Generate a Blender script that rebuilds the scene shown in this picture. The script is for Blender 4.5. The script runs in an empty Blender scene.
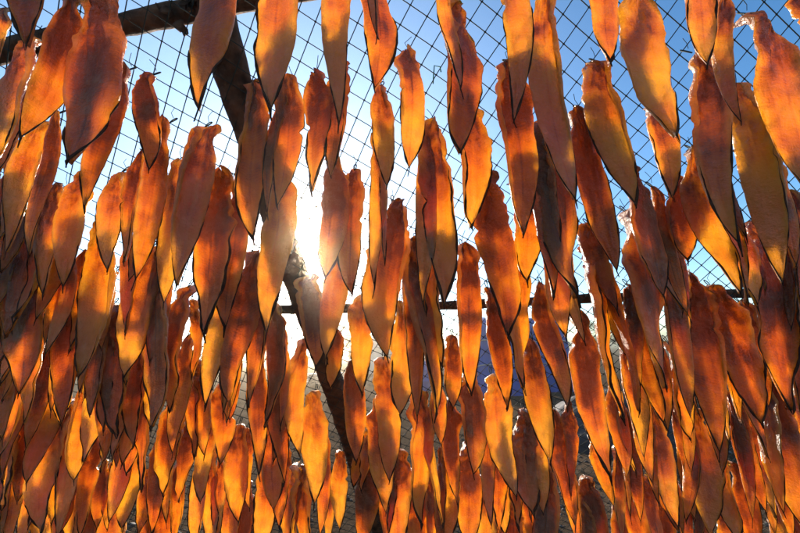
import bpy, math, random
from mathutils import Vector, Matrix, noise

# ------------------------------------------------------------------ camera
scene = bpy.context.scene
col = scene.collection
CAM_H = 1.15
F_PX, CX, CY = 345.0, 400.0, 266.5            # focal length in pixels of the 800 px wide photograph
PITCH, ROLL = math.radians(14.0), math.radians(2.1)
CAM = Vector((0, 0, CAM_H))
FWD = Vector((0, math.cos(PITCH), math.sin(PITCH)))
R0 = Vector((1, 0, 0)); U0 = Vector((0, -math.sin(PITCH), math.cos(PITCH)))
RIGHT = R0 * math.cos(ROLL) - U0 * math.sin(ROLL)
UP = R0 * math.sin(ROLL) + U0 * math.cos(ROLL)
cd = bpy.data.cameras.new('camera'); cam = bpy.data.objects.new('camera', cd); col.objects.link(cam)
cd.lens = 36.0 * F_PX / 800.0; cd.sensor_width = 36.0; cd.clip_start = 0.02; cd.clip_end = 3000
M = Matrix.Identity(4)
for i in range(3):
    M[i][0], M[i][1], M[i][2] = RIGHT[i], UP[i], -FWD[i]
M.translation = CAM
cam.matrix_world = M
scene.camera = cam

def ray(px, py):
    return (FWD + RIGHT * ((px - CX) / F_PX) + UP * ((CY - py) / F_PX)).normalized()

# ------------------------------------------------------------------ sky and sun
SUN = ray(307, 258)
sun_el = math.asin(SUN.z); sun_az = math.atan2(SUN.x, SUN.y)      # azimuth clockwise from +Y
world = bpy.data.worlds.new('World'); scene.world = world; world.use_nodes = True
nt = world.node_tree; nt.nodes.clear()
wo = nt.nodes.new('ShaderNodeOutputWorld'); bg = nt.nodes.new('ShaderNodeBackground')
sky = nt.nodes.new('ShaderNodeTexSky'); sky.sky_type = 'NISHITA'; sky.sun_disc = False
sky.sun_elevation = sun_el; sky.sun_rotation = sun_az
sky.air_density = 0.8; sky.dust_density = 0.0; sky.ozone_density = 1.2
bg.inputs['Strength'].default_value = 0.105
shs = nt.nodes.new('ShaderNodeHueSaturation'); shs.inputs['Saturation'].default_value = 1.3
nt.links.new(sky.outputs[0], shs.inputs['Color']); nt.links.new(shs.outputs[0], bg.inputs['Color'])
# aureole of the sun itself (the sun stands in the picture)
tc = nt.nodes.new('ShaderNodeTexCoord')
dot = nt.nodes.new('ShaderNodeVectorMath'); dot.operation = 'DOT_PRODUCT'
dot.inputs[1].default_value = SUN
nt.links.new(tc.outputs['Generated'], dot.inputs[0])
mx = nt.nodes.new('ShaderNodeMath'); mx.operation = 'MAXIMUM'; mx.inputs[1].default_value = 0
nt.links.new(dot.outputs['Value'], mx.inputs[0])
last = bg.outputs[0]
for power, amp, tint in ((5, 0.40, (0.80, 0.92, 1.0)), (20, 0.26, (0.95, 0.97, 1.0)), (200, 0.8, (1.0, 0.95, 0.86)), (2500, 14.0, (1.0, 0.93, 0.8))):
    p = nt.nodes.new('ShaderNodeMath'); p.operation = 'POWER'; p.inputs[1].default_value = power
    nt.links.new(mx.outputs[0], p.inputs[0])
    m = nt.nodes.new('ShaderNodeMath'); m.operation = 'MULTIPLY'; m.inputs[1].default_value = amp
    nt.links.new(p.outputs[0], m.inputs[0])
    b2 = nt.nodes.new('ShaderNodeBackground'); b2.inputs['Color'].default_value = (*tint, 1)
    nt.links.new(m.outputs[0], b2.inputs['Strength'])
    ad = nt.nodes.new('ShaderNodeAddShader')
    nt.links.new(last, ad.inputs[0]); nt.links.new(b2.outputs[0], ad.inputs[1]); last = ad.outputs[0]
nt.links.new(last, wo.inputs['Surface'])
world.cycles.sampling_method = 'MANUAL'; world.cycles.sample_map_resolution = 1024

sl = bpy.data.lights.new('sun', 'SUN'); sl.energy = 5.0; sl.angle = math.radians(0.6); sl.color = (1.0, 0.90, 0.76)
so = bpy.data.objects.new('sun', sl); col.objects.link(so)
so.rotation_euler = SUN.to_track_quat('Z', 'Y').to_euler()
so.location = (0, 0, 6)

vs = scene.view_settings
vs.view_transform = 'Standard'; vs.look = 'None'; vs.gamma = 1.0; vs.use_curve_mapping = False
vs.exposure = 1.36
scene.render.engine = 'CYCLES'
cy = scene.cycles
cy.max_bounces = 8; cy.diffuse_bounces = 4; cy.glossy_bounces = 3; cy.transmission_bounces = 4
cy.transparent_max_bounces = 6; cy.caustics_reflective = False; cy.caustics_refractive = False
cy.sample_clamp_indirect = 6.0; cy.use_denoising = True
scene.render.use_persistent_data = False

# ------------------------------------------------------------------ helpers
def link_mesh(name, verts, faces, mat, parent=None, smooth=True, loc=None):
    me = bpy.data.meshes.new(name); me.from_pydata(verts, [], faces)
    if smooth:
        me.polygons.foreach_set('use_smooth', [True] * len(me.polygons))
    me.update()
    if mat: me.materials.append(mat)
    o = bpy.data.objects.new(name, me); col.objects.link(o)
    if parent: o.parent = parent
    if loc is not None: o.location = loc
    return o

def empty(name, loc=(0, 0, 0), label=None, cat=None, group=None):
    o = bpy.data.objects.new(name, None); col.objects.link(o); o.location = loc
    o.empty_display_size = 0.05
    if label: o['label'] = label
    if cat: o['category'] = cat
    if group: o['group'] = group
    return o

def tag(o, label, cat, group=None):
    o['label'] = label; o['category'] = cat
    if group: o['group'] = group

def tube(verts, faces, pts, radii, sides=6, caps=True, flat=1.0):
    """append a tube along pts; flat squashes it along the second frame axis"""
    base = len(verts); n = len(pts)
    for i, p in enumerate(pts):
        p = Vector(p)
        d = (Vector(pts[min(i + 1, n - 1)]) - Vector(pts[max(i - 1, 0)]))
        if d.length < 1e-9: d = Vector((0, 0, 1))
        d.normalize()
        ref = Vector((0, 1, 0)) if abs(d.y) < 0.9 else Vector((1, 0, 0))
        a = d.cross(ref).normalized(); b = a.cross(d)
        r = radii[i] if hasattr(radii, '__len__') else radii
        for k in range(sides):
            an = 2 * math.pi * k / sides
            verts.append(tuple(p + a * (r * math.cos(an)) + b * (r * flat * math.sin(an))))
    for i in range(n - 1):
        for k in range(sides):
            k2 = (k + 1) % sides
            faces.append((base + i * sides + k, base + i * sides + k2, base + (i + 1) * sides + k2, base + (i + 1) * sides + k))
    if caps:
        faces.append(tuple(base + k for k in reversed(range(sides))))
        faces.append(tuple(base + (n - 1) * sides + k for k in range(sides)))

def box(verts, faces, c, s, rot=0.0):
    b = len(verts); ca, sa = math.cos(rot), math.sin(rot)
    for dz in (-1, 1):
        for dx, dy in ((-1, -1), (1, -1), (1, 1), (-1, 1)):
            x, y = dx * s[0] / 2, dy * s[1] / 2
            verts.append((c[0] + x * ca - y * sa, c[1] + x * sa + y * ca, c[2] + dz * s[2] / 2))
    for f in ((3, 2, 1, 0), (4, 5, 6, 7), (0, 1, 5, 4), (1, 2, 6, 5), (2, 3, 7, 6), (3, 0, 4, 7)):
        faces.append(tuple(b + i for i in f))

# ------------------------------------------------------------------ materials
def new_mat(name):
    m = bpy.data.materials.new(name); m.use_nodes = True
    t = m.node_tree; b = t.nodes['Principled BSDF']
    return m, t, b

def N(t, kind, **kw):
    n = t.nodes.new(kind)
    for k, v in kw.items(): setattr(n, k, v)
    return n

def ramp(t, fac, stops):
    r = N(t, 'ShaderNodeValToRGB')
    while len(r.color_ramp.elements) < len(stops): r.color_ramp.elements.new(0.5)
    for e, (p, c) in zip(r.color_ramp.elements, stops):
        e.position = p; e.color = (*c, 1)
    t.links.new(fac, r.inputs['Fac'])
    return r.outputs['Color']

def simple_mat(name, c1, c2, scale, rough=0.7, bump=0.0, detail=6, coord='Object', stretch=(1, 1, 1), dist=0.01):
    m, t, b = new_mat(name)
    tcn = N(t, 'ShaderNodeTexCoord'); mp = N(t, 'ShaderNodeMapping'); mp.inputs['Scale'].default_value = stretch
    t.links.new(tcn.outputs[coord], mp.inputs['Vector'])
    n1 = N(t, 'ShaderNodeTexNoise'); n1.inputs['Scale'].default_value = scale; n1.inputs['Detail'].default_value = detail
    t.links.new(mp.outputs[0], n1.inputs['Vector'])
    t.links.new(ramp(t, n1.outputs['Fac'], ((0.3, c1), (0.7, c2))), b.inputs['Base Color'])
    b.inputs['Roughness'].default_value = rough
    if bump:
        bp = N(t, 'ShaderNodeBump'); bp.inputs['Strength'].default_value = bump; bp.inputs['Distance'].default_value = dist
        t.links.new(n1.outputs['Fac'], bp.inputs['Height']); t.links.new(bp.outputs[0], b.inputs['Normal'])
    return m

def flesh_material():
    """cured flesh: a warm matte surface that lets light through; how much depends on the local
    thickness (mesh attribute 'thk'), muscle bands and fat streaks"""
    m, t, b = new_mat('fish_flesh')
    t.nodes.remove(b)
    def math_(op, a, bb=None, c=None):
        n = N(t, 'ShaderNodeMath', operation=op)
        for i, v in enumerate((a, bb, c)):
            if v is None: continue
            if isinstance(v, (int, float)): n.inputs[i].default_value = v
            else: t.links.new(v, n.inputs[i])
        return n.outputs[0]
    tcn = N(t, 'ShaderNodeTexCoord'); oi = N(t, 'ShaderNodeObjectInfo')
    at = N(t, 'ShaderNodeAttribute'); at.attribute_name = 'thk'
    fs = N(t, 'ShaderNodeAttribute'); fs.attribute_name = 'st'            # (across, along, upper part)
    sep = N(t, 'ShaderNodeSeparateXYZ'); t.links.new(fs.outputs['Vector'], sep.inputs[0])
    rnd = oi.outputs['Random']; rnd2 = math_('FRACT', math_('MULTIPLY', rnd, 37.0)); rnd3 = math_('FRACT', math_('MULTIPLY', rnd, 171.0))
    cb = N(t, 'ShaderNodeCombineXYZ'); t.links.new(math_('MULTIPLY', rnd, 90.0), cb.inputs['X'])
    off = N(t, 'ShaderNodeVectorMath', operation='ADD'); t.links.new(tcn.outputs['Object'], off.inputs[0]); t.links.new(cb.outputs[0], off.inputs[1])
    def tex(scale, detail, rough=0.5, stretch=None):
        n = N(t, 'ShaderNodeTexNoise'); n.inputs['Scale'].default_value = scale; n.inputs['Detail'].default_value = detail; n.inputs['Roughness'].default_value = rough
        src = off.outputs[0]
        if stretch:
            mp = N(t, 'ShaderNodeMapping'); mp.inputs['Scale'].default_value = stretch; t.links.new(src, mp.inputs['Vector']); src = mp.outputs[0]
        t.links.new(src, n.inputs['Vector']); return n.outputs['Fac']
    n_big = tex(11, 3); n_mid = tex(34, 5, 0.6); n_fine = tex(150, 4, 0.65); n_str = tex(60, 4, 0.6, (1, 1, 0.16))
    so_ = N(t, 'ShaderNodeSeparateXYZ'); t.links.new(tcn.outputs['Object'], so_.inputs[0])
    band = math_('ADD', so_.outputs['Z'], math_('MULTIPLY', math_('ABSOLUTE', so_.outputs['X']), -0.5))
    band = math_('MULTIPLY_ADD', n_mid, 0.030, band)
    band = math_('SINE', math_('MULTIPLY', band, 2 * math.pi / 0.0075))
    band = math_('POWER', math_('MULTIPLY_ADD', band, 0.5, 0.5), 3.0)
    # optical thickness
    k = math_('MULTIPLY', at.outputs['Fac'], 1.0)
    k = math_('MULTIPLY_ADD', math_('SUBTRACT', n_big, 0.5), 1.5, k)
    k = math_('MULTIPLY_ADD', math_('SUBTRACT', n_mid, 0.5), math_('MULTIPLY_ADD', sep.outputs['Z'], 0.9, 0.35), k)
    k = math_('MULTIPLY_ADD', math_('SUBTRACT', n_str, 0.5), 0.8, k)
    k = math_('MULTIPLY_ADD', math_('MULTIPLY', band, n_big), 0.16, k)
    k = math_('MULTIPLY_ADD', math_('SUBTRACT', n_fine, 0.5), 0.35, k)
    spine = math_('POWER', 2.718, math_('MULTIPLY', math_('POWER', math_('DIVIDE', sep.outputs['X'], 0.07), 2.0), -1.0))
    k = math_('MULTIPLY_ADD', math_('MULTIPLY', spine, rnd2), 0.30, k)
    k = math_('ADD', k, math_('MULTIPLY_ADD', rnd3, 0.7, -0.38))
    # pale fat along the shoulders and at the hung end
    ax = math_('ABSOLUTE', sep.outputs['X'])
    fat = math_('MULTIPLY', math_('POWER', ax, 2.5), sep.outputs['Z'])
    fat = math_('MAXIMUM', fat, math_('POWER', 2.718, math_('MULTIPLY', sep.outputs['Y'], -16.0)))
    fat = math_('MULTIPLY', fat, math_('MULTIPLY_ADD', n_mid, 2.4, -0.3)); fat = math_('MINIMUM', math_('MAXIMUM', fat, 0.0), 1.0)
    k = math_('MULTIPLY_ADD', fat, -0.75, k)
    k = math_('MULTIPLY_ADD', math_('POWER', ax, 5.0), -0.55, math_('ADD', k, 0.12))     # thin towards the edges
    tr_col = ramp(t, k, ((0.0, (0.99, 0.60, 0.10)), (0.36, (0.96, 0.45, 0.05)), (0.72, (0.70, 0.245, 0.03)), (1.0, (0.27, 0.075, 0.018))))
    # surface colour
    sc = ramp(t, math_('ADD', math_('MULTIPLY', n_mid, 0.6), math_('MULTIPLY', n_fine, 0.4)),
              ((0.3, (0.23, 0.078, 0.03)), (0.5, (0.50, 0.215, 0.09)), (0.66, (0.78, 0.45, 0.24))))
    hs = N(t, 'ShaderNodeHueSaturation')
    t.links.new(math_('MULTIPLY_ADD', rnd, 0.022, 0.489), hs.inputs['Hue']); t.links.new(math_('MULTIPLY_ADD', rnd2, 0.55, 0.6), hs.inputs['Value']); t.links.new(math_('MULTIPLY_ADD', rnd3, 0.4, 0.68), hs.inputs['Saturation'])
    mf = N(t, 'ShaderNodeMix', data_type='RGBA'); t.links.new(fat, mf.inputs['Factor'])
    t.links.new(sc, mf.inputs['A']); mf.inputs['B'].default_value = (0.80, 0.44, 0.17, 1)
    t.links.new(mf.outputs['Result'], hs.inputs['Color'])
    bp = N(t, 'ShaderNodeBump'); bp.inputs['Strength'].default_value = 0.16; bp.inputs['Distance'].default_value = 0.0016
    t.links.new(band, bp.inputs['Height'])
    b2 = N(t, 'ShaderNodeBump'); b2.inputs['Strength'].default_value = 1.0; b2.inputs['Distance'].default_value = 0.013
    t.links.new(math_('ADD', math_('MULTIPLY', n_mid, math_('MULTIPLY_ADD', sep.outputs['Z'], 1.6, 0.7)), math_('ADD', math_('MULTIPLY', n_fine, 0.35), math_('MULTIPLY', n_str, 0.5))), b2.inputs['Height']); t.links.new(bp.outputs[0], b2.inputs['Normal'])
    df = N(t, 'ShaderNodeBsdfDiffuse'); t.links.new(hs.outputs[0], df.inputs['Color']); t.links.new(b2.outputs[0], df.inputs['Normal'])
    tl = N(t, 'ShaderNodeBsdfTranslucent'); t.links.new(tr_col, tl.inputs['Color']); t.links.new(b2.outputs[0], tl.inputs['Normal'])
    mxs = N(t, 'ShaderNodeMixShader'); mxs.inputs[0].default_value = 0.74
    t.links.new(df.outputs[0], mxs.inputs[1]); t.links.new(tl.outputs[0], mxs.inputs[2])
    gl = N(t, 'ShaderNodeBsdfGlossy'); gl.inputs['Roughness'].default_value = 0.32; t.links.new(b2.outputs[0], gl.inputs['Normal'])
    lw = N(t, 'ShaderNodeLayerWeight'); lw.inputs['Blend'].default_value = 0.5; t.links.new(b2.outputs[0], lw.inputs['Normal'])
    fac = math_('MULTIPLY_ADD', math_('POWER', lw.outputs['Facing'], 3.0), 0.24, 0.035)
    mg = N(t, 'ShaderNodeMixShader'); t.links.new(fac, mg.inputs[0]); t.links.new(mxs.outputs[0], mg.inputs[1]); t.links.new(gl.outputs[0], mg.inputs[2])
    t.links.new(mg.outputs[0], t.nodes['Material Output'].inputs['Surface'])
    return m

M_FLESH = flesh_material()
M_SKIN = simple_mat('fish_skin', (0.018, 0.007, 0.004), (0.085, 0.034, 0.018), 60, rough=0.9, bump=0.4, dist=0.002)
M_SKIN.node_tree.nodes['Principled BSDF'].inputs['Specular IOR Level'].default_value = 0.15
M_CORD = simple_mat('net_twine', (0.004, 0.010, 0.007), (0.010, 0.022, 0.015), 120, rough=0.8)
M_BRIGHTCORD = simple_mat('green_twine', (0.03, 0.32, 0.22), (0.05, 0.42, 0.30), 80, rough=0.6)
M_WOOD = simple_mat('weathered_pole', (0.030, 0.015, 0.009), (0.16, 0.085, 0.05), 26, rough=0.9, bump=1.0, detail=10, dist=0.02)
M_WOOD.node_tree.nodes['Principled BSDF'].inputs['Specular IOR Level'].default_value = 0.15

# ------------------------------------------------------------------ net plane
SLOPE = 1.19                       # the net leans over the camera like one side of a tent
Y0, Z0 = 1.02, CAM_H + 0.26        # a point of the net straight ahead
def net_z(y): return Z0 - SLOPE * (y - Y0)
def on_net(px, py, back=0.0):
    d = ray(px, py)
    # CAM + s d :  cam.z + s dz = Z0 - SLOPE (s dy - Y0)
    s = (Z0 + SLOPE * Y0 - CAM_H) / (d.z + SLOPE * d.y)
    p = CAM + d * s
    if back: p = p + d * (back * (1.56 / (d.z + SLOPE * d.y)))     # that far behind the net (or before it), along the line of sight
    return p
def at_y(px, py, y):
    d = ray(px, py); return CAM + d * (y / d.y)
def on_ground(px, py, z=0.0):
    d = ray(px, py); return CAM + d * ((z - CAM_H) / d.z)
def to_px(p):
    v = p - CAM; k = v.dot(FWD)
    return CX + F_PX * v.dot(RIGHT) / k, CY - F_PX * v.dot(UP) / k

# ------------------------------------------------------------------ ground
gm, t, b = new_mat('gravelly_earth')
tcn = N(t, 'ShaderNodeTexCoord')
na = N(t, 'ShaderNodeTexNoise'); na.inputs['Scale'].default_value = 0.8; na.inputs['Detail'].default_value = 8
nb = N(t, 'ShaderNodeTexNoise'); nb.inputs['Scale'].default_value = 26; nb.inputs['Detail'].default_value = 8; nb.inputs['Roughness'].default_value = 0.7
for n_ in (na, nb): t.links.new(tcn.outputs['Object'], n_.inputs['Vector'])
mixf = N(t, 'ShaderNodeMath', operation='MULTIPLY_ADD'); mixf.inputs[1].default_value = 0.6
h2 = N(t, 'ShaderNodeMath', operation='MULTIPLY'); h2.inputs[1].default_value = 0.4
t.links.new(na.outputs['Fac'], h2.inputs[0]); t.links.new(nb.outputs['Fac'], mixf.inputs[0]); t.links.new(h2.outputs[0], mixf.inputs[2])
t.links.new(ramp(t, mixf.outputs[0], ((0.33, (0.03, 0.020, 0.013)), (0.5, (0.08, 0.054, 0.035)), (0.68, (0.16, 0.112, 0.074)))), b.inputs['Base Color'])
b.inputs['Roughness'].default_value = 1.0; b.inputs['Specular IOR Level'].default_value = 0.0
bp = N(t, 'ShaderNodeBump'); bp.inputs['Strength'].default_value = 0.9; bp.inputs['Distance'].default_value = 0.04
t.links.new(nb.outputs['Fac'], bp.inputs['Height']); t.links.new(bp.outputs[0], b.inputs['Normal'])
# graded sheet: fine near the rack, coarse to the horizon
def axis(n1, near, far):
    a = [near * (i / n1) for i in range(n1 + 1)]
    q = near
    while q < far: q *= 1.5; a.append(q)
    return a
ys = axis(90, 12, 800); ys = [-v for v in reversed(ys[1::6])] + ys
xs = axis(60, 9, 800); xs = [-v for v in reversed(xs[1:])] + xs
gv, gf = [], []
for y in ys:
    for x in xs:
        h = 0.0
        if abs(x) < 14 and -5 < y < 20:
            h = 0.035 * noise.noise(Vector((x * 1.1, y * 1.1, 0))) + 0.018 * noise.noise(Vector((x * 4, y * 4, 7)))
        gv.append((x, y, h))
nx_ = len(xs)
for j in range(len(ys) - 1):
    for i in range(nx_ - 1):
        gf.append((j * nx_ + i, j * nx_ + i + 1, (j + 1) * nx_ + i + 1, (j + 1) * nx_ + i))
g = link_mesh('ground', gv, gf, gm); g['kind'] = 'structure'

# loose stones and clods between the rack and the yard behind it: nobody could count them
def rock(verts, faces, c, r, rr, squash=0.6):
    b0 = len(verts); n = 5
    sd = rr.uniform(0, 100)
    verts.append((c[0], c[1], c[2] + r * squash))
    for ring_, (cz, cr) in enumerate(((0.45, 0.75), (-0.2, 1.0))):
        for k in range(n):
            a = 2 * math.pi * (k + 0.5 * ring_) / n
            q = r * cr * (1 + 0.35 * math.sin(sd + k * 2.3 + ring_))
            verts.append((c[0] + q * math.cos(a), c[1] + q * math.sin(a), c[2] + r * squash * cz))
    for k in range(n):
        k2 = (k + 1) % n
        faces.append((b0, b0 + 1 + k, b0 + 1 + k2))
        faces.append((b0 + 1 + k, b0 + 1 + n + k, b0 + 1 + k2))
        faces.append((b0 + 1 + k2, b0 + 1 + n + k, b0 + 1 + n + k2))
def ground_h(x, y): return 0.035 * noise.noise(Vector((x * 1.1, y * 1.1, 0))) + 0.018 * noise.noise(Vector((x * 4, y * 4, 7)))
M_STONE = simple_mat('grey_stone', (0.04, 0.032, 0.026), (0.15, 0.12, 0.10), 14, rough=0.8, bump=0.3)
M_STONE.node_tree.nodes['Principled BSDF'].inputs['Specular IOR Level'].default_value = 0.1
rr = random.Random(5); pv, pf = [], []
for _ in range(9000):
    y = 1.6 + 9.0 * rr.random() ** 1.5; x = rr.uniform(-1.25, 1.25) * y
    r = 0.006 + 0.022 * rr.random() ** 4 + (0.03 * rr.random() if rr.random() < 0.015 else 0)
    rock(pv, pf, (x, y, ground_h(x, y) + r * 0.15), r, rr)
o = link_mesh('gravel', pv, pf, M_STONE, smooth=False); o['kind'] = 'stuff'
o['label'] = 'loose gravel and clods on the brown earth'

# ------------------------------------------------------------------ trees on the skyline
M_BARK = simple_mat('bark', (0.03, 0.022, 0.016), (0.09, 0.065, 0.045), 12, rough=0.9)
def leaf_mat(name, c1, c2):
    m, t, b = new_mat(name)
    oi = N(t, 'ShaderNodeTexCoord'); n1 = N(t, 'ShaderNodeTexNoise'); n1.inputs['Scale'].default_value = 2.2
    t.links.new(oi.outputs['Object'], n1.inputs['Vector'])
    cc = ramp(t, n1.outputs['Fac'], ((0.3, c1), (0.7, c2))); t.links.new(cc, b.inputs['Base Color'])
    b.inputs['Roughness'].default_value = 0.6
    tr = N(t, 'ShaderNodeBsdfTranslucent'); t.links.new(cc, tr.inputs['Color'])
    mxs = N(t, 'ShaderNodeMixShader'); mxs.inputs[0].default_value = 0.45
    t.links.new(b.outputs[0], mxs.inputs[1]); t.links.new(tr.outputs[0], mxs.inputs[2])
    t.links.new(mxs.outputs[0], t.nodes['Material Output'].inputs['Surface'])
    return m
M_LEAF = [leaf_mat('foliage_olive', (0.05, 0.07, 0.02), (0.12, 0.13, 0.03)), leaf_mat('foliage_dark', (0.03, 0.05, 0.018), (0.07, 0.10, 0.03)),
          leaf_mat('foliage_yellow', (0.10, 0.10, 0.02), (0.2, 0.16, 0.035))]
def tree(name, px, dist, h, w, seed, mat, label, cat='tree'):
    p = at_y(px, 352, dist); r = random.Random(seed)
    root = empty(name, (p.x, p.y, 0), label, cat)
    v, f = [], []
    tube(v, f, [(0, 0, -0.1), (0.05 * h * r.uniform(-1, 1), 0, h * 0.3), (0.08 * h * r.uniform(-1, 1), 0.02 * h, h * 0.72)], [0.035 * h, 0.026 * h, 0.008 * h], sides=8)
    clumps = []
    for k in range(11):
        a = r.uniform(0, 2 * math.pi); q = r.uniform(0.15, 0.5) * w; z = h * r.uniform(0.38, 0.92)
        cpt = Vector((q * math.cos(a) * (1.15 - z / h * 0.6), q * math.sin(a) * (1.15 - z / h * 0.6), z))
        clumps.append((cpt, w * r.uniform(0.14, 0.24)))
        tube(v, f, [(0, 0, h * r.uniform(0.22, 0.5)), tuple(cpt * 0.6 + Vector((0, 0, z * 0.3))), tuple(cpt)], [0.014 * h, 0.009 * h, 0.004 * h], sides=5)
    link_mesh('trunk', v, f, M_BARK, root)
    v, f = [], []
    for cpt, cr in clumps:
        for _ in range(260):
            d = Vector((r.gauss(0, 1), r.gauss(0, 1), r.gauss(0, 0.8))).normalized() * cr * r.random() ** 0.45
            c = cpt + d; s = 0.028 * h * r.uniform(0.6, 1.3)
            a1 = Vector((r.gauss(0, 1), r.gauss(0, 1), r.gauss(0, 1))).normalized(); a2 = a1.orthogonal().normalized()
            b0 = len(v)
            v += [tuple(c - a1 * s), tuple(c + a2 * s * 0.45), tuple(c + a1 * s), tuple(c - a2 * s * 0.45)]; f.append((b0, b0 + 1, b0 + 2, b0 + 3))
    link_mesh('crown', v, f, mat, root, smooth=False)
tree('broadleaf_tree', 352, 26, 4.0, 4.0, 1, M_LEAF[2], 'yellow green tree seen through the gap right of the slanted pole')
tree('broadleaf_tree', 272, 30, 3.2, 4.5, 2, M_LEAF[0], 'low olive tree left of the slanted pole under the sun')
tree('broadleaf_tree', 150, 28, 2.6, 3.2, 3, M_LEAF[2], 'small golden tree on the skyline far left')
tree('broadleaf_tree', 606, 34, 3.4, 4.4, 4, M_LEAF[0], 'olive tree on the skyline right of the blue tarpaulin')
tree('broadleaf_tree', 716, 24, 2.4, 3.6, 5, M_LEAF[1], 'dark bushy tree on the skyline near the right edge')
tree('broadleaf_tree', 789, 20, 2.2, 3.2, 6, M_LEAF[1], 'dark green tree cut by the right edge of the picture')

# ------------------------------------------------------------------ yard behind the rack
M_TARP = simple_mat('blue_tarpaulin', (0.006, 0.05, 0.24), (0.012, 0.09, 0.40), 3, rough=0.45, bump=0.25, dist=0.05)
M_DARK = simple_mat('dark_tarpaulin', (0.012, 0.010, 0.012), (0.035, 0.028, 0.03), 5, rough=0.8, bump=0.5, dist=0.05)
M_ROPE = simple_mat('pale_rope', (0.35, 0.31, 0.26), (0.6, 0.55, 0.47), 40, rough=0.8)
M_ROOF = simple_mat('grey_roof', (0.10, 0.10, 0.11), (0.2, 0.2, 0.21), 3, rough=0.6)
M_WALLP = simple_mat('pale_render', (0.4, 0.38, 0.35), (0.55, 0.52, 0.48), 2, rough=0.8)
M_PLANK = simple_mat('grey_plank', (0.09, 0.07, 0.055), (0.24, 0.19, 0.15), 8, rough=0.8, bump=0.3, stretch=(0.2, 1, 1))

def draped(cx, cy, w, d, h, seed, amp, nseg=26):
    """a stack under a cloth: rounded block with folds running down its sides"""
    v, f = [], []
    rows = 16
    for i in range(rows + 1):
        t_ = i / rows
        for k in range(nseg * 2):
            a = 2 * math.pi * k / (nseg * 2)
            ex = 0.34
            x = math.copysign(abs(math.cos(a)) ** ex, math.cos(a)) * w / 2; y = math.copysign(abs(math.sin(a)) ** ex, math.sin(a)) * d / 2
            if t_ < 0.72:
                z = h * (t_ / 0.72); sc = 1.0 + 0.06 * (1 - t_ / 0.72)
            else:
                u = (t_ - 0.72) / 0.28; z = h * (1 + 0.04 * math.sin(u * math.pi / 2)); sc = max(0.001, 1 - u)
            fold = amp * (noise.noise(Vector((x * 2.2, y * 2.2, seed))) + 0.6 * noise.noise(Vector((x * 6, y * 6, seed + 4 + t_)))) * (1.3 - t_ if t_ < 0.72 else 0.3)
            v.append((x * sc * (1 + fold / w) , y * sc * (1 + fold / d), z + 0.09 * h * noise.noise(Vector((x * 1.3 * sc, y * 1.3 * sc, seed + 9))) * (t_ / 0.72 if t_ < .72 else 1)))
    m = nseg * 2
    for i in range(rows):
        for k in range(m):
            k2 = (k + 1) % m
            f.append((i * m + k, i * m + k2, (i + 1) * m + k2, (i + 1) * m + k))
    return v, f
for px0, px1, py_top, py_base, lab in ((474, 530, 319, 396, 'wider stack under blue tarpaulin, the left hand one of the two'),
                                       (534, 577, 322, 392, 'narrower blue tarpaulin stack, the right hand one of the two')):
    bc = on_ground((px0 + px1) / 2, py_base)
    l_, r_ = at_y(px0, py_base, bc.y), at_y(px1, py_base, bc.y); top = at_y((px0 + px1) / 2, py_top, bc.y)
    w = r_.x - l_.x
    root = empty('covered_stack', (bc.x, bc.y + 0.5, 0), lab, 'tarpaulin stack', 'blue covered stacks in the yard')
    v, f = draped(0, 0, w, 1.1, top.z, px0, 0.16)
    link_mesh('tarpaulin', v, f, M_TARP, root)
    for zz in (0.38, 0.7):
        v, f = [], []
        pts = [Vector((math.copysign(abs(math.cos(q)) ** .34, math.cos(q)) * w * 0.545, math.copysign(abs(math.sin(q)) ** .34, math.sin(q)) * 0.60, top.z * zz + 0.05 * math.sin(3 * q))) for q in [2 * math.pi * i / 48 for i in range(49)]]
        tube(v, f, pts, 0.014, sides=6, caps=False)
        link_mesh('rope', v, f, M_ROPE, root)
# blue drum
bc = on_ground(421, 391); v, f = [], []
prof_ = ((0, 0.26), (0.04, 0.29), (0.28, 0.29), (0.30, 0.305), (0.33, 0.29), (0.58, 0.29), (0.60, 0.305), (0.63, 0.29), (0.84, 0.29), (0.88, 0.27), (0.88, 0.02))
tube(v, f, [(0, 0, z) for z, q in prof_], [q for z, q in prof_], sides=24)
root = empty('plastic_drum', (bc.x, bc.y, -0.01), 'small blue plastic drum standing left of the blue tarpaulins', 'drum')
link_mesh('drum_body', v, f, M_TARP, root)
v, f = [], []
tube(v, f, [(0.12, 0, 0.875), (0.12, 0, 0.905)], 0.04, sides=12); link_mesh('bung', v, f, M_DARK, root)
# dark covered heap at the right
bc = on_ground(655, 452); l_ = at_y(575, 452, bc.y); r_ = at_y(765, 452, bc.y); top = at_y(655, 388, bc.y + 0.6)
hw_, hd_ = (r_.x - l_.x) / 2, 0.95
v, f = [], []
n1, n2 = 26, 54
for i in range(n1 + 1):
    q = i / n1
    for k in range(n2):
        a = 2 * math.pi * k / n2; w_ = 1 + 0.14 * noise.noise(Vector((math.cos(a) * 1.5, math.sin(a) * 1.5, 3)))
        x, y = q * w_ * math.cos(a) * hw_, q * w_ * math.sin(a) * hd_
        z = top.z * max(0.0, 1 - q ** 2.6) ** 0.8 * (0.9 + 0.28 * noise.noise(Vector((x * 1.4, y * 1.8, 2)))) + 0.05 * noise.noise(Vector((x * 5, y * 5, 8)))
        v.append((x, y, z if q < 1 else -0.05))
for i in range(n1):
    for k in range(n2):
        f.append((i * n2 + k, (i + 1) * n2 + k, (i + 1) * n2 + (k + 1) % n2, i * n2 + (k + 1) % n2))
o = link_mesh('covered_heap', v, f, M_DARK, loc=(bc.x, bc.y + 0.75, -0.02))
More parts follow.
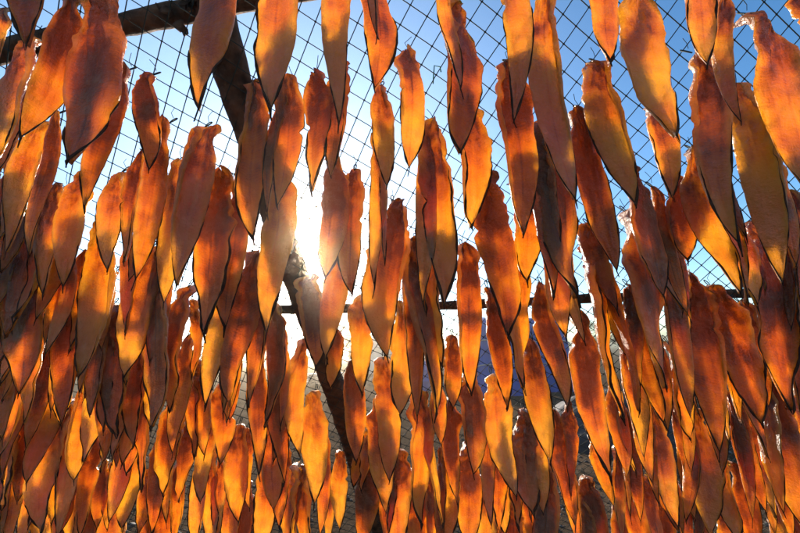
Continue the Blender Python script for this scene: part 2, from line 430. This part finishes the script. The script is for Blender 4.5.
tag(o, 'low heap under dark sheeting behind the lower right fillets', 'heap')
# planks on bearers, left of the slanted pole foot
bc = on_ground(322, 386)
root = empty('plank_stack', (bc.x, bc.y + 0.4, 0), 'stack of grey planks on the ground beside the slanted pole', 'planks')
rr = random.Random(4)
for lev in range(6):
    for k in range(4):
        v, f = [], []
        box(v, f, (rr.uniform(-.06, .06), -0.3 + 0.19 * k, 0.06 + lev * 0.075), (1.5, 0.15, 0.03), rr.uniform(-.03, .03))
        link_mesh('plank', v, f, M_PLANK, root, smooth=False)
    for sx in (-0.5, 0.5):
        v, f = [], []
        box(v, f, (sx, 0, 0.0225 + lev * 0.075), (0.07, 0.72, 0.043)); link_mesh('bearer', v, f, M_PLANK, root, smooth=False)
# rubble: single boulders
rr = random.Random(9)
BOULDER = [(374, 386, 0.26, 'dark rounded boulder lying right of the slanted pole'), (389, 383, 0.2, 'grey boulder beside the dark rounded boulder'),
           (405, 386, 0.17, 'small grey boulder left of the blue drum'), (346, 378, 0.16, 'small pale boulder behind the slanted pole'),
           (445, 392, 0.2, 'brown boulder between the drum and blue tarpaulin'), (597, 400, 0.2, 'grey boulder right of the blue tarpaulins')]
for px, py, sz, lab in BOULDER:
    c = on_ground(px, py); v, f = [], []
    n1, n2 = 10, 16
    for i in range(n1 + 1):
        th = math.pi * i / n1
        for k in range(n2):
            a = 2 * math.pi * k / n2
            d = Vector((math.sin(th) * math.cos(a), math.sin(th) * math.sin(a), math.cos(th) * 0.75))
            q = sz * (1 + 0.35 * noise.noise(d * 1.4 + Vector((px, 0, 0))) + 0.15 * noise.noise(d * 4 + Vector((px, 3, 0))))
            v.append(tuple(d * q))
    for i in range(n1):
        for k in range(n2):
            f.append((i * n2 + k, (i + 1) * n2 + k, (i + 1) * n2 + (k + 1) % n2, i * n2 + (k + 1) % n2))
    tag(link_mesh('boulder', v, f, M_STONE, loc=(c.x, c.y + sz * 0.5, sz * 0.45)), lab, 'boulder', 'boulders in the yard')
# far shed with a grey pitched roof
c = at_y(388, 352, 22)
root = empty('shed', (c.x, c.y, 0), 'small pale shed with a grey pitched roof beside the yellow green tree', 'shed')
v, f = [], []; box(v, f, (0, 0, 0.75), (2.2, 2.0, 1.5)); link_mesh('wall', v, f, M_WALLP, root, smooth=False)
v = [(-1.3, -1.2, 1.48), (1.3, -1.2, 1.48), (1.3, 1.2, 1.48), (-1.3, 1.2, 1.48), (-1.3, 0, 2.1), (1.3, 0, 2.1)]
link_mesh('roof', v, [(0, 1, 5, 4), (2, 3, 4, 5), (1, 2, 5), (3, 0, 4), (3, 2, 1, 0)], M_ROOF, root, smooth=False)
v, f = [], []; box(v, f, (0.3, -1.015, 0.55), (0.7, 0.03, 1.1)); link_mesh('door', v, f, M_DARK, root, smooth=False)
# pale rope left on the ground
c = on_ground(583, 447); v, f = [], []
pts = []
for i in range(40):
    a = i * 0.42; q = 0.05 + 0.0035 * i
    pts.append((q * math.cos(a) + 0.006 * i, q * math.sin(a) * 0.9, 0.03 + 0.012 * math.sin(i * 1.3)))
tube(v, f, pts, 0.007, sides=6)
tag(link_mesh('loose_rope', v, f, M_ROPE, loc=(c.x - 0.1, c.y, 0)), 'loosely coiled pale rope lying on the earth right of centre', 'rope')
# ------------------------------------------------------------------ the rack: net, poles
def strand(verts, faces, p0, p1, r):
    n = max(2, int((p1 - p0).length / 0.05))
    pts = []
    for i in range(n + 1):
        p = p0.lerp(p1, i / n)
        w = Vector((noise.noise(p * 2.3), noise.noise(p * 2.3 + Vector((7, 0, 0))), noise.noise(p * 2.3 + Vector((0, 9, 0)))))
        pts.append(p + w * 0.020)
    tube(verts, faces, pts, r, sides=5, caps=False)
U = Vector((1, 0, 0)); V = Vector((0, -1, SLOPE)).normalized()     # along the ridge, up the slope
NC = Vector((0, Y0, Z0))
CELL = 0.043
def net_pt(u, v): return NC + U * u + V * v
UMIN, UMAX = -2.6, 2.6
VMIN = -(Z0 - 0.12) / V.z; VMAX = 1.30
A1, A2 = math.radians(58), math.radians(-33)
d1 = Vector((math.cos(A1), math.sin(A1))); d2 = Vector((math.cos(A2), math.sin(A2)))
def clip(o, d):
    lo, hi = -9.0, 9.0
    for q, dq, a, b in ((o.x, d.x, UMIN, UMAX), (o.y, d.y, VMIN, VMAX)):
        if abs(dq) < 1e-6: continue
        t0, t1 = (a - q) / dq, (b - q) / dq
        if t0 > t1: t0, t1 = t1, t0
        lo, hi = max(lo, t0), min(hi, t1)
    return lo, hi
nv, nf = [], []
for da, db in ((d1, d2), (d2, d1)):
    for k in range(-100, 101):
        o = db * (k * CELL)
        lo, hi = clip(o, da)
        if hi - lo < 0.05: continue
        a, b_ = o + da * lo, o + da * hi
        strand(nv, nf, net_pt(a.x, a.y), net_pt(b_.x, b_.y), 0.0012)
net = link_mesh('drying_net', nv, nf, M_CORD)
tag(net, 'dark green diamond mesh twine net stretched over the drying rack', 'net')
kv, kf = [], []
for i in range(-100, 101):
    for j in range(-100, 101):
        q = d1 * (i * CELL) + d2 * (j * CELL)
        if not (UMIN < q.x < UMAX and VMIN < q.y < VMAX): continue
        p = net_pt(q.x, q.y)
        w = Vector((noise.noise(p * 2.3), noise.noise(p * 2.3 + Vector((7, 0, 0))), noise.noise(p * 2.3 + Vector((0, 9, 0)))))
        p = p + w * 0.020
        b0 = len(kv); r_ = 0.0034
        for dx, dy, dz in ((1, 0, 0), (-1, 0, 0), (0, 1, 0), (0, -1, 0), (0, 0, 1), (0, 0, -1)):
            kv.append((p.x + dx * r_, p.y + dy * r_ * 0.8, p.z + dz * r_))
        for f in ((0, 2, 4), (2, 1, 4), (1, 3, 4), (3, 0, 4), (2, 0, 5), (1, 2, 5), (3, 1, 5), (0, 3, 5)):
            kf.append(tuple(b0 + q_ for q_ in f))
kn = link_mesh('knots', kv, kf, M_CORD, net); kn['kind'] = 'stuff'

def pole(name, a, b, r0, r1, seed, label, n=110, cat='pole'):
    a, b = Vector(a), Vector(b); pts, rad = [], []
    L = (b - a).length; r = random.Random(seed)
    for i in range(n + 1):
        t_ = i / n; p = a.lerp(b, t_)
        w = Vector((noise.noise(Vector((t_ * L * 1.2, seed, 0))), noise.noise(Vector((t_ * L * 1.2, seed, 5))), noise.noise(Vector((t_ * L * 1.2, seed, 9)))))
        pts.append(p + w * 0.012)
        rad.append((r0 + (r1 - r0) * t_) * (1 + 0.10 * noise.noise(Vector((t_ * L * 7, seed, 2))) + 0.05 * noise.noise(Vector((t_ * L * 23, seed, 6)))))
    v, f = [], []
    tube(v, f, pts, rad, sides=20)
    for i_, q_ in enumerate(v):                       # uneven bark: the section is not a circle
        c_ = pts[min(i_ // 20, n)]; d_ = Vector(q_) - c_
        v[i_] = tuple(c_ + d_ * (1 + 0.16 * noise.noise(Vector(q_) * 16 + Vector((seed, 0, 0))) + 0.08 * noise.noise(Vector(q_) * 55)))
    o = link_mesh(name, v, f, M_WOOD)
    tag(o, label, cat)
    return o
# slanted rafter seen from (205,-10) down to (352,445), resting on the ground
a = on_net(196, -40, 0.05); b_ = on_net(350, 440, 0.05)
d = (b_ - a).normalized()
a2 = a - d * 0.55; b2 = b_ + d * ((b_.z + 0.06) / -d.z)
pole('rack_rafter', a2, b2, 0.047, 0.034, 3, 'thick dark slanted pole running down behind the fillets left of centre')
a = on_net(-60, 62, 0.03); b_ = on_net(312, -10, 0.08)
d = (b_ - a).normalized()
brace = pole('rack_brace', a - d * 0.5, b_ + d * 0.5, 0.026, 0.023, 8, 'dark wooden brace crossing the top left corner behind the net')
a = on_net(150, 314, 0.03); b_ = on_net(720, 295, 0.03)
d = (b_ - a).normalized()
pole('rack_rail', a - d * 1.2, b_ + d * 1.2, 0.0155, 0.0145, 14, 'thin horizontal cross rail running behind the fillets at mid height')
# bit of bright green twine knotted to the net
v, f = [], []
p = on_net(433, 84); q = on_net(440, 67); m_ = on_net(434, 69)
tube(v, f, [p, p.lerp(m_, 0.6), m_ + Vector((0, -0.01, 0)), q, on_net(441, 72, -0.01)], 0.0016, sides=6)
tag(link_mesh('twine_scrap', v, f, M_BRIGHTCORD), 'scrap of bright green twine knotted to the net near the top', 'twine')
# flakes of bark and dried scraps standing off the brace near its joint with the slanted pole
for px, py, ex, ey, w_ in ((172, 16, 155, 2, 0.012), (190, 12, 180, -6, 0.016), (178, 24, 186, 33, 0.014), (196, 8, 192, -8, 0.010)):
    p0 = on_net(px, py, 0.03); p1 = on_net(ex, ey, 0.02); v, f = [], []
    pts_ = [p0.lerp(p1, i / 6) + Vector((0, -0.006 * math.sin(i), 0.004 * math.sin(i * 2.1))) for i in range(7)]
    tube(v, f, pts_, [w_ * q for q in (0.8, 1.0, 0.85, 1.0, 0.6, 0.5, 0.12)], sides=7, flat=0.3)
    link_mesh('bark_flake', v, f, M_WOOD, brace)
# ridge pole overhead and the outer rafters that stretch the net
top_ = net_pt(0, VMAX)
pole('rack_ridge', (-2.9, top_.y + 0.03, top_.z + 0.03), (2.9, top_.y + 0.03, top_.z + 0.03), 0.04, 0.036, 21, 'ridge pole overhead carrying the upper edge of the net')
for sx, lab in ((-1, 'outer rafter holding the left edge of the net'), (1, 'outer rafter holding the right edge of the net')):
    t_ = net_pt(sx * 2.75, VMAX) + Vector((0, 0.05, 0.04)); q = net_pt(sx * 2.75, -Z0 / V.z - 0.05) + Vector((0, 0.05, 0))
    pole('rack_rafter', t_, q, 0.04, 0.036, 30 + sx, lab)
# ------------------------------------------------------------------ the hanging fillets
# (hanging point x, y, tip x, y, width) in photograph pixels; the hanging point lies on the net, the fillet hangs down from it
FISH = [
 # left third, upper
 (48,-90,28,38,42),(72,-15,25,130,44),(30,35,3,150,28),(102,-15,72,153,58),(5,5,1,85,18),(3,95,-5,200,18),
 (125,65,88,200,30),(52,110,36,246,22),(46,120,8,245,32),(15,138,-2,235,20),(150,70,150,165,26),(168,118,133,272,30),
 (120,168,109,266,32),(82,170,64,281,34),(101,222,81,367,40),(45,208,8,330,34),(51,250,18,386,42),(158,185,131,275,16),
 (150,244,133,373,38),(74,280,60,415,28),(124,300,118,427,36),(112,270,100,345,18),(45,345,26,443,30),(15,400,8,500,30),
 (62,400,43,525,30),(92,370,76,474,30),(110,395,103,468,16),(105,460,98,525,18),(82,465,75,560,24),(140,395,127,470,24),
 (152,468,140,530,18),(130,470,123,545,20),(30,470,20,545,24),(68,365,60,420,18),(2,440,-5,530,22),
 # around the left pole
 (204,122,185,276,36),(176,158,168,295,22),(226,175,202,325,40),(251,248,234,395,38),(233,258,211,397,28),(256,78,251,230,33),
 (290,75,279,201,29),(280,160,270,322,25),(215,-70,211,100,37),(282,-70,271,100,46),(314,67,314,184,28),(342,-60,335,115,29),
 (341,60,332,170,27),(372,-70,372,80,33),(378,-110,380,30,18),(382,80,386,181,25),(372,133,379,280,18),(331,155,330,272,30),
 (338,230,329,350,30),(312,272,315,361,30),(354,166,354,288,27),(392,198,388,348,37),(370,247,375,322,14),(360,293,364,389,25),
 (401,301,401,408,27),(415,237,430,404,30),(335,318,332,385,17),(275,301,270,420,21),(260,346,258,468,23),(285,359,281,476,25),
 (302,338,296,450,23),(315,391,313,498,25),(326,427,319,530,13),(340,450,338,525,19),(330,475,328,545,12),(351,360,358,457,23),
 (383,357,392,474,27),(377,397,385,506,25),(370,427,356,487,17),(366,457,364,545,27),(400,449,395,550,31),(418,389,422,517,27),
 (413,472,415,560,25),(306,465,303,560,19),(292,465,288,545,25),(238,425,240,517,25),(228,480,230,560,21),(270,442,262,555,25),
 (197,360,192,452,19),(205,445,195,540,19),(177,395,166,490,29),(180,460,170,545,18),(221,382,220,460,25),(187,284,168,404,25),
 (166,254,153,417,29),(196,300,193,372,15),(232,363,232,417,15),(215,446,207,545,17),(144,333,135,440,21),(160,440,152,530,20),
 # centre
 (407,47,412,163,31),(448,-60,452,82,16),(455,12,463,145,37),(510,-60,513,110,27),(508,57,528,224,43),(545,-5,569,188,38),
 (433,118,445,295,37),(471,104,473,222,36),(488,170,505,329,42),(520,180,530,277,30),(548,118,574,288,41),(425,240,439,359,34),
 (462,243,473,385,31),(488,286,507,402,25),(520,248,522,381,23),(543,282,563,400,27),(533,337,546,457,30),(453,335,452,404,21),
 (437,370,439,440,17),(470,370,473,468,27),(450,398,455,500,17),(445,444,450,540,20),(492,374,512,490,33),(484,408,492,520,16),
 (525,410,531,508,30),(467,445,472,545,29),(499,470,503,530,18),(512,500,512,560,23),(522,503,526,570,16),(547,460,542,570,28),
 (440,475,442,560,16),(432,470,430,550,15),(556,410,573,520,26),(568,400,572,490,17),(485,478,486,560,20),
 # right
 (605,-60,609,58,37),(640,-15,668,128,50),(626,15,621,68,13),(598,56,629,197,40),(581,105,612,262,34),(630,160,663,290,31),
 (650,100,674,192,34),(678,175,684,256,30),(655,184,684,308,23),(545,216,568,330,27),(590,222,614,306,27),(586,246,617,408,33),
 (577,310,611,466,35),(628,209,667,378,34),(630,284,660,415,29),(620,336,643,450,23),(639,374,652,476,21),(653,405,677,520,27),
 (630,464,645,560,25),(594,435,611,502,18),(618,446,618,535,16),(586,476,600,560,25),(578,488,585,570,20),(630,500,634,570,22),
 (658,494,670,570,22),(690,-60,708,58,35),(722,-20,740,115,24),(693,47,741,233,47),(753,8,800,178,42),(728,80,779,272,47),
 (800,-15,818,70,28),(798,70,812,170,20),(696,146,732,285,33),(790,190,815,330,38),(715,200,752,300,31),(746,222,790,400,39),
 (783,222,787,332,37),(714,285,758,415,35),(690,271,717,442,41),(663,246,687,408,24),(795,290,806,390,22),(768,370,805,520,44),
 (734,386,760,505,25),(719,450,735,540,22),(676,389,692,470,17),(692,408,710,530,35),(734,462,755,545,23),(770,494,778,570,20),
 (720,502,722,570,20),(681,483,685,560,18),(760,446,775,530,17),(772,457,790,540,20),(797,345,808,420,22),(790,440,812,540,22),
 (745,500,750,580,20),(700,470,706,550,18),(708,120,738,230,26),(760,150,790,262,28),(672,240,690,330,20),(742,300,765,400,24),
 (606,260,626,352,20),(648,320,668,425,20),(780,300,800,410,26),(25,60,5,165,24),(60,185,42,290,24),(88,250,70,345,22),(6,290,-8,395,24),
 (140,150,122,255,20),(560,230,578,330,20),
]
rng = random.Random(11)
TRACED = len(FISH)
# the packed rows, where outlines overlap too closely to trace one by one
for j in range(11):
    for i in range(40):
        px = -14 + i * 21 + rng.uniform(-7, 7) + (j % 2) * 10
        py = 175 + j * 33 + rng.uniform(-12, 12)
        if px < 200:
            if (px > 140 and py < 330) or (px > 60 and py < 215): continue
            lim = 12
        elif py < 300 or (330 < px < 610 and py < 430) or (px < 480 and 290 < px and py < 460): continue
        else: lim = 15 if py > 415 else 18
        if py > 500: continue
        if min(math.hypot(px - f[0], (py - f[1]) * 0.55) for f in FISH) < lim: continue
        L = rng.uniform(88, 122) * (1.0 - 0.0006 * (py - 250))
        FISH.append((px, py, px + 0.19 * L * (px - 350) / 300 + rng.uniform(-4, 4), py + L, rng.uniform(18, 26)))
def fillet_meshes(L, W, seed, yaw, lean, lobe):
    """flesh, dark skin rim and hanging cord of one fillet; hung at the origin, tip at (lean, 0, -L)"""
    r = random.Random(seed)
    nt_, ns = 54, 19
    thick = W * r.uniform(0.10, 0.17)
    tm = {-1: r.uniform(0.22, 0.50), 1: r.uniform(0.22, 0.50)}; top_w = r.uniform(0.30, 0.60); tip_p = r.uniform(1.7, 3.0)
    sw = {-1: r.uniform(0.86, 1.14), 1: r.uniform(0.86, 1.14)}
    nt_side = r.choice((-1, 1, 0)); nt_t = r.uniform(0.12, 0.5); nt_amp = r.uniform(0.15, 0.4)
    creases = [(r.uniform(-0.7, 0.7), r.uniform(-0.7, 0.7), r.uniform(0.05, 0.11), r.uniform(-0.5, 0.8)) for _ in range(r.choice((1, 2, 2, 3)))]
    pinch = r.choice((0, 0.12, 0.25, 0.36)); knob = r.uniform(0.2, 1.1)
    strong = r.random() < 0.55
    fold = {-1: r.uniform(-0.7, 0.9), 1: r.uniform(-0.7, 0.9)}
    if strong: fold[r.choice((-1, 1))] = r.choice((1, 1, -1)) * r.uniform(1.6, 3.0)
    twist = r.uniform(-0.9, 0.9)
    bow = r.uniform(-0.06, 0.06) * L; sway = r.uniform(-0.035, 0.035) * L; wig = r.uniform(-0.03, 0.03) * L
    ph = r.uniform(0, 50); nx = Vector((ph, seed * 1.7 % 31, 3.1))
    t_thin = r.uniform(0.30, 0.68)
    groove = r.uniform(0.1, 0.3)
    roll = r.uniform(0.5, 1.3)
    lob_t = r.uniform(0.10, 0.22); lob_side = lobe
    hook = r.uniform(-0.2, 0.9) * W * 0.5
    def prof(t, s):
        if t < tm[s]:
            u = t / tm[s]; u = u * u * (3 - 2 * u)
            w = top_w + (1 - top_w) * u
            if t < 0.05: w *= math.sqrt(max(0.02, 1 - (1 - t / 0.05) ** 2))
        else:
            u = (t - tm[s]) / (1 - tm[s]); w = max(0.0, 1 - u ** tip_p)
        if pinch: w *= 1 - pinch * math.exp(-((t - 0.12) / 0.04) ** 2)
        return w * sw[s]
    verts, faces, thk, st = [], [], [], []
    rimL, rimR = [], []
    for i in range(nt_):
        t = (i / (nt_ - 1)) ** 1.25
        up = max(0.0, 1 - t / 0.5)
        c = Vector((lean * t + sway * math.sin(math.pi * t * 1.3 + ph) + wig * math.sin(5.5 * t + ph) * t, bow * math.sin(math.pi * t) + hook * max(0, 1 - t / 0.12) ** 2, -L * t))
        a = yaw + twist * (t - 0.35)
        ca, sa = math.cos(a), math.sin(a)
        rough = 0.55 * up + 0.05
        fup = 0.45 + 0.55 * min(1.0, t / 0.12)
        def point(s, side):
            q = 1 if s > 0 else -1
            hw = prof(t, q) * W / 2
            e = 1 + 0.6 * rough * noise.noise(Vector((s * 1.3 * (1 if abs(s) > .5 else .5), t * 6, 0)) + nx)
            e += (0.05 + 0.12 * up) * noise.noise(Vector((s * 3, t * 24, 5)) + nx)
            if nt_side == q: e *= 1 - nt_amp * abs(s) ** 2 * math.exp(-((t - nt_t) / 0.022) ** 2)
            e += 0.22 * max(0.0, 1 - t / 0.2) * noise.noise(Vector((q * 2, t * 26, 81)) + nx) * abs(s)
            # centre line of the section: flat in the middle, its edge rolled by fold[q] radians
            fm = fold[q] * (fup if t < 0.55 else fup * max(0.0, 1 - (t - 0.55) / 0.4)) + 0.5 * noise.noise(Vector((q * 5, t * 5, 70)) + nx)
            sf = 0.5 if abs(fold[q]) > 1.4 else 0.15
            u_ = abs(s)
            if u_ <= sf or abs(fm) < 0.02:
                xc, yc, an = u_ * hw * e, 0.0, 0.0
            else:
                an = (u_ - sf) / (1 - sf) * fm; rho = (1 - sf) * hw * e / fm
                xc = sf * hw * e + rho * math.sin(an); yc = -rho * (1 - math.cos(an))
            xc *= q
            if lob_side and s * lob_side > 0:
                xc += lob_side * u_ ** 1.5 * W * 0.22 * math.exp(-((t - lob_t) / 0.07) ** 2)
            body = thick * (1 - 0.8 * u_ ** 3.6) * (0.16 + 0.84 / (1 + math.exp((t - t_thin) * 11)))
            body *= 1 - groove * math.exp(-(s / 0.13) ** 2) * (1 if side < 0 else 0.2)
            rl = 0.5 + 1.4 * noise.noise(Vector((q * 3, t * 7, 44)) + nx)
            body += thick * roll * max(0.0, rl) * up * math.exp(-((u_ - 0.82) / 0.2) ** 2)
            cr = 0.0
            for c0, c1, cw, ca_ in creases:               # pleats running down the flesh
                cr += ca_ * math.exp(-((s - c0 - (c1 - c0) * t - 0.12 * math.sin(t * 9 + c0 * 20)) / cw) ** 2) * min(1.0, 2.6 * (1 - t)) * (0.4 + 0.6 * up + 0.3 * noise.noise(Vector((c0 * 9, t * 8, 90)) + nx))
            ln_ = noise.noise(Vector((s * 2.4, t * 13, 9)) + nx) + 0.7 * noise.noise(Vector((s * 5, t * 26, 15)) + nx)
            hold[0] = body / (W * 0.135) + 0.55 * cr + 0.75 * up * ln_
            body *= 1 + 0.5 * max(-0.8, cr)
            body *= 1 + knob * math.exp(-(t / 0.07) ** 2)
            lump = rough * 2.2 * thick * (noise.noise(Vector((s * 2.4, t * 13, 9)) + nx) + 0.7 * noise.noise(Vector((s * 5, t * 26, 15 + side)) + nx))
            off_ = side * (body / 2 + 0.0022) + lump * (1 - 0.4 * u_)
            x = xc + q * math.sin(an) * off_
            y = yc + math.cos(an) * off_
            y -= 0.16 * thick * 3 * cr
            y += 0.04 * W * noise.noise(Vector((s * 2, t * 5, 20)) + nx) + (0.12 + 0.2 * up) * W * s * s * noise.noise(Vector((s * 1.2, t * 6, 33)) + nx)
            return Vector((c.x + x * ca - y * sa, c.y + x * sa + y * ca, c.z + 0.02 * L * noise.noise(Vector((s * 2, t * 3, 60)) + nx)))
        hold = [0]
        ring = []
        for s_, sd_ in [(-1 + 2 * k / (ns - 1), -1) for k in range(ns)] + [(1 - 2 * k / (ns - 1), 1) for k in range(1, ns - 1)]:
            ring.append(point(s_, sd_)); thk.append(hold[0]); st.append((s_, t, up))
        rimL.append((t, ring[0])); rimR.append((t, ring[ns - 1]))
        verts += [tuple(v) for v in ring]
    m = 2 * ns - 2
    for i in range(nt_ - 1):
        for k in range(m):
            k2 = (k + 1) % m
            faces.append((i * m + k, i * m + k2, (i + 1) * m + k2, (i + 1) * m + k))
    faces.append(tuple(reversed(range(m)))); faces.append(tuple((nt_ - 1) * m + k for k in range(m)))
    # rim: the edge of the dark skin, down one side, past the tip and up the other
    sv, sf = [], []
    t0, t1 = r.uniform(0.25, 0.8), r.uniform(0.25, 0.8)
    rw = r.uniform(0.009, 0.022) * W + 0.0003
    ext = r.uniform(0.02, 0.07) * L
    tipp = (rimL[-1][1] + rimR[-1][1]) / 2 + Vector((r.uniform(-.3, .3) * ext, 0, -ext))
    for side, rim, ts in ((-1, rimL, t0), (1, rimR, t1)):
        pts, rad = [], []
        for t, p in rim:
            if t < ts: continue
            k = min(1, (t - ts) / 0.18)
            g = 0.25 + 0.55 * k + 1.1 * noise.noise(Vector((t * 11, side * 3, 2)) + nx) + 0.4 * noise.noise(Vector((t * 37, side * 3, 4)) + nx)
            pts.append(p + Vector((0, -0.0012, 0))); rad.append(rw * max(0.15, g) * (1.0 + 0.5 * t))
        rad[0] *= 0.2
        pts.append(tipp + Vector((side * 0.0008, 0, 0))); rad.append(rw * 0.35)
        tube(sv, sf, pts, rad, sides=6, flat=0.45)
    # cord: a small loop of twine from the fillet's top round the net strand
    cv, cf = [], []
    n = 9
    loop = [Vector((0.004 * math.sin(k / (n - 1) * 2 * math.pi), 0.006 + 0.024 * math.sin(k / (n - 1) * math.pi), -0.010 + 0.032 * math.sin(k / (n - 1) * math.pi))) for k in range(n)]
    tube(cv, cf, loop, 0.0015, sides=5)
    tail = [Vector((0.003, 0.014, 0.010)), Vector((0.006 * r.uniform(-1, 1), 0.012, 0.024)), Vector((0.014 * r.uniform(-1, 1), 0.008, 0.030 + 0.012 * r.random()))]
    tube(cv, cf, tail, 0.0008, sides=4)
    return (verts, faces, thk, st), (sv, sf), (cv, cf)

ORD = ['', 'first', 'second', 'third', 'fourth', 'fifth', 'sixth', 'seventh', 'eighth', 'ninth', 'tenth', 'eleventh', 'twelfth', 'thirteenth',
       'fourteenth', 'fifteenth', 'sixteenth', 'seventeenth', 'eighteenth', 'nineteenth', 'twentieth'] + ['twenty-' + q for q in ('first', 'second', 'third', 'fourth', 'fifth', 'sixth', 'seventh', 'eighth', 'ninth')]
ROWS = [(-999, 0, 'in the cut-off highest row'), (0, 100, 'in the first whole row'), (100, 180, 'in the second whole row'),
        (180, 250, 'in the third whole row'), (250, 320, 'in the row at the cross rail'), (320, 390, 'in the row under the cross rail'),
        (390, 430, 'in the third lowest row'), (430, 470, 'in the second lowest row'), (470, 999, 'in the lowest row')]
spots = []
for k, f in enumerate(FISH):
    row = next(i for i, q in enumerate(ROWS) if q[0] <= f[1] < q[1])
    spots.append([row, (f[0] + f[2]) / 2, k])
rank = {}
for row in range(len(ROWS)):
    ids = [s[2] for s in sorted(s for s in spots if s[0] == row)]
    for n_, k in enumerate(ids):
        rank[k] = (row, n_ + 1, len(ids) - n_)

for k, (tx, ty, bx_, by, w) in enumerate(FISH):
    r = random.Random(1000 + k)
    T = on_net(tx, ty, back=-(0.022 + r.uniform(0, 0.02)))
    P = at_y(bx_, by, T.y)
    L = max(0.12, T.z - P.z) * 1.05
    lean = max(-0.14 * L, min(0.14 * L, P.x - T.x))
    depth = (Vector((T.x, T.y, (T.z + P.z) / 2)) - CAM).dot(FWD)
    yaw = r.gauss(0, 0.40)
    dxn = (tx - CX) / F_PX
    yaw = max(-0.8, min(0.8, yaw - 0.35 * dxn))
    W = w * depth / F_PX / max(0.75, math.cos(yaw) - dxn * math.sin(yaw)) * ((1.0 if ty > 150 else 0.97) + 0.06 * abs(dxn))
    lobe = r.choice([0, 0, 0, 0, -1, 1])
    fl, sk, co = fillet_meshes(L, W, k, yaw, lean, lobe)
    row, a, b_ = rank[k]
    ratio = math.hypot(tx - bx_, ty - by) / w
    shape = 'slim' if ratio > 5.4 else ('broad' if ratio < 3.7 else 'long')
    where = f'{ORD[a]} from the left' if a <= b_ else f'{ORD[b_]} from the right'
    extra = {0: '', -1: ' lobed', 1: ' lobed'}[lobe]
    root = empty('fish_fillet', T, f'{shape}{extra} orange fish fillet, {where} {ROWS[row][2]}', 'fish fillet', 'fish fillets hanging on the drying net')
    halves = [(fl, sk, (0, 0, 0))]
    if ty > 60 and r.random() < 0.3:                    # split fillets: a second, slimmer half hangs just behind the first
        sd = r.choice((-1, 1))
        f2, s2, _ = fillet_meshes(L * r.uniform(0.80, 1.04), W * r.uniform(0.5, 0.72), k + 5000, yaw + sd * r.uniform(0.1, 0.5), lean + sd * W * r.uniform(0.1, 0.3), 0)
        halves.append((f2, s2, (sd * W * 0.22, 0.013, -0.012)))
    for fl_, sk_, off_ in halves:
        o = link_mesh('flesh', fl_[0], fl_[1], M_FLESH, root, loc=off_)
        at_ = o.data.attributes.new('thk', 'FLOAT', 'POINT'); at_.data.foreach_set('value', fl_[2])
        at_ = o.data.attributes.new('st', 'FLOAT_VECTOR', 'POINT'); at_.data.foreach_set('vector', [c_ for v_ in fl_[3] for c_ in v_])
        link_mesh('skin_edge', sk_[0], sk_[1], M_SKIN, root, loc=off_)
    link_mesh('hanging_cord', co[0], co[1], M_CORD, root)
# ------------------------------------------------------------------ hazy air volume, added to make a glow round the sun
v, f = [], []
box(v, f, (0, 0, 2.0), (2500, 2500, 6.2))
hm = bpy.data.materials.new('glow_haze_air'); hm.use_nodes = True
t = hm.node_tree; t.nodes.remove(t.nodes['Principled BSDF'])
pv_ = N(t, 'ShaderNodeVolumePrincipled'); pv_.inputs['Color'].default_value = (1.0, 0.84, 0.64, 1)
pv_.inputs['Density'].default_value = 0.009; pv_.inputs['Anisotropy'].default_value = 0.92
t.links.new(pv_.outputs[0], t.nodes['Material Output'].inputs['Volume'])
hz = link_mesh('glow_haze', v, f, hm, smooth=False); hz['kind'] = 'stuff'
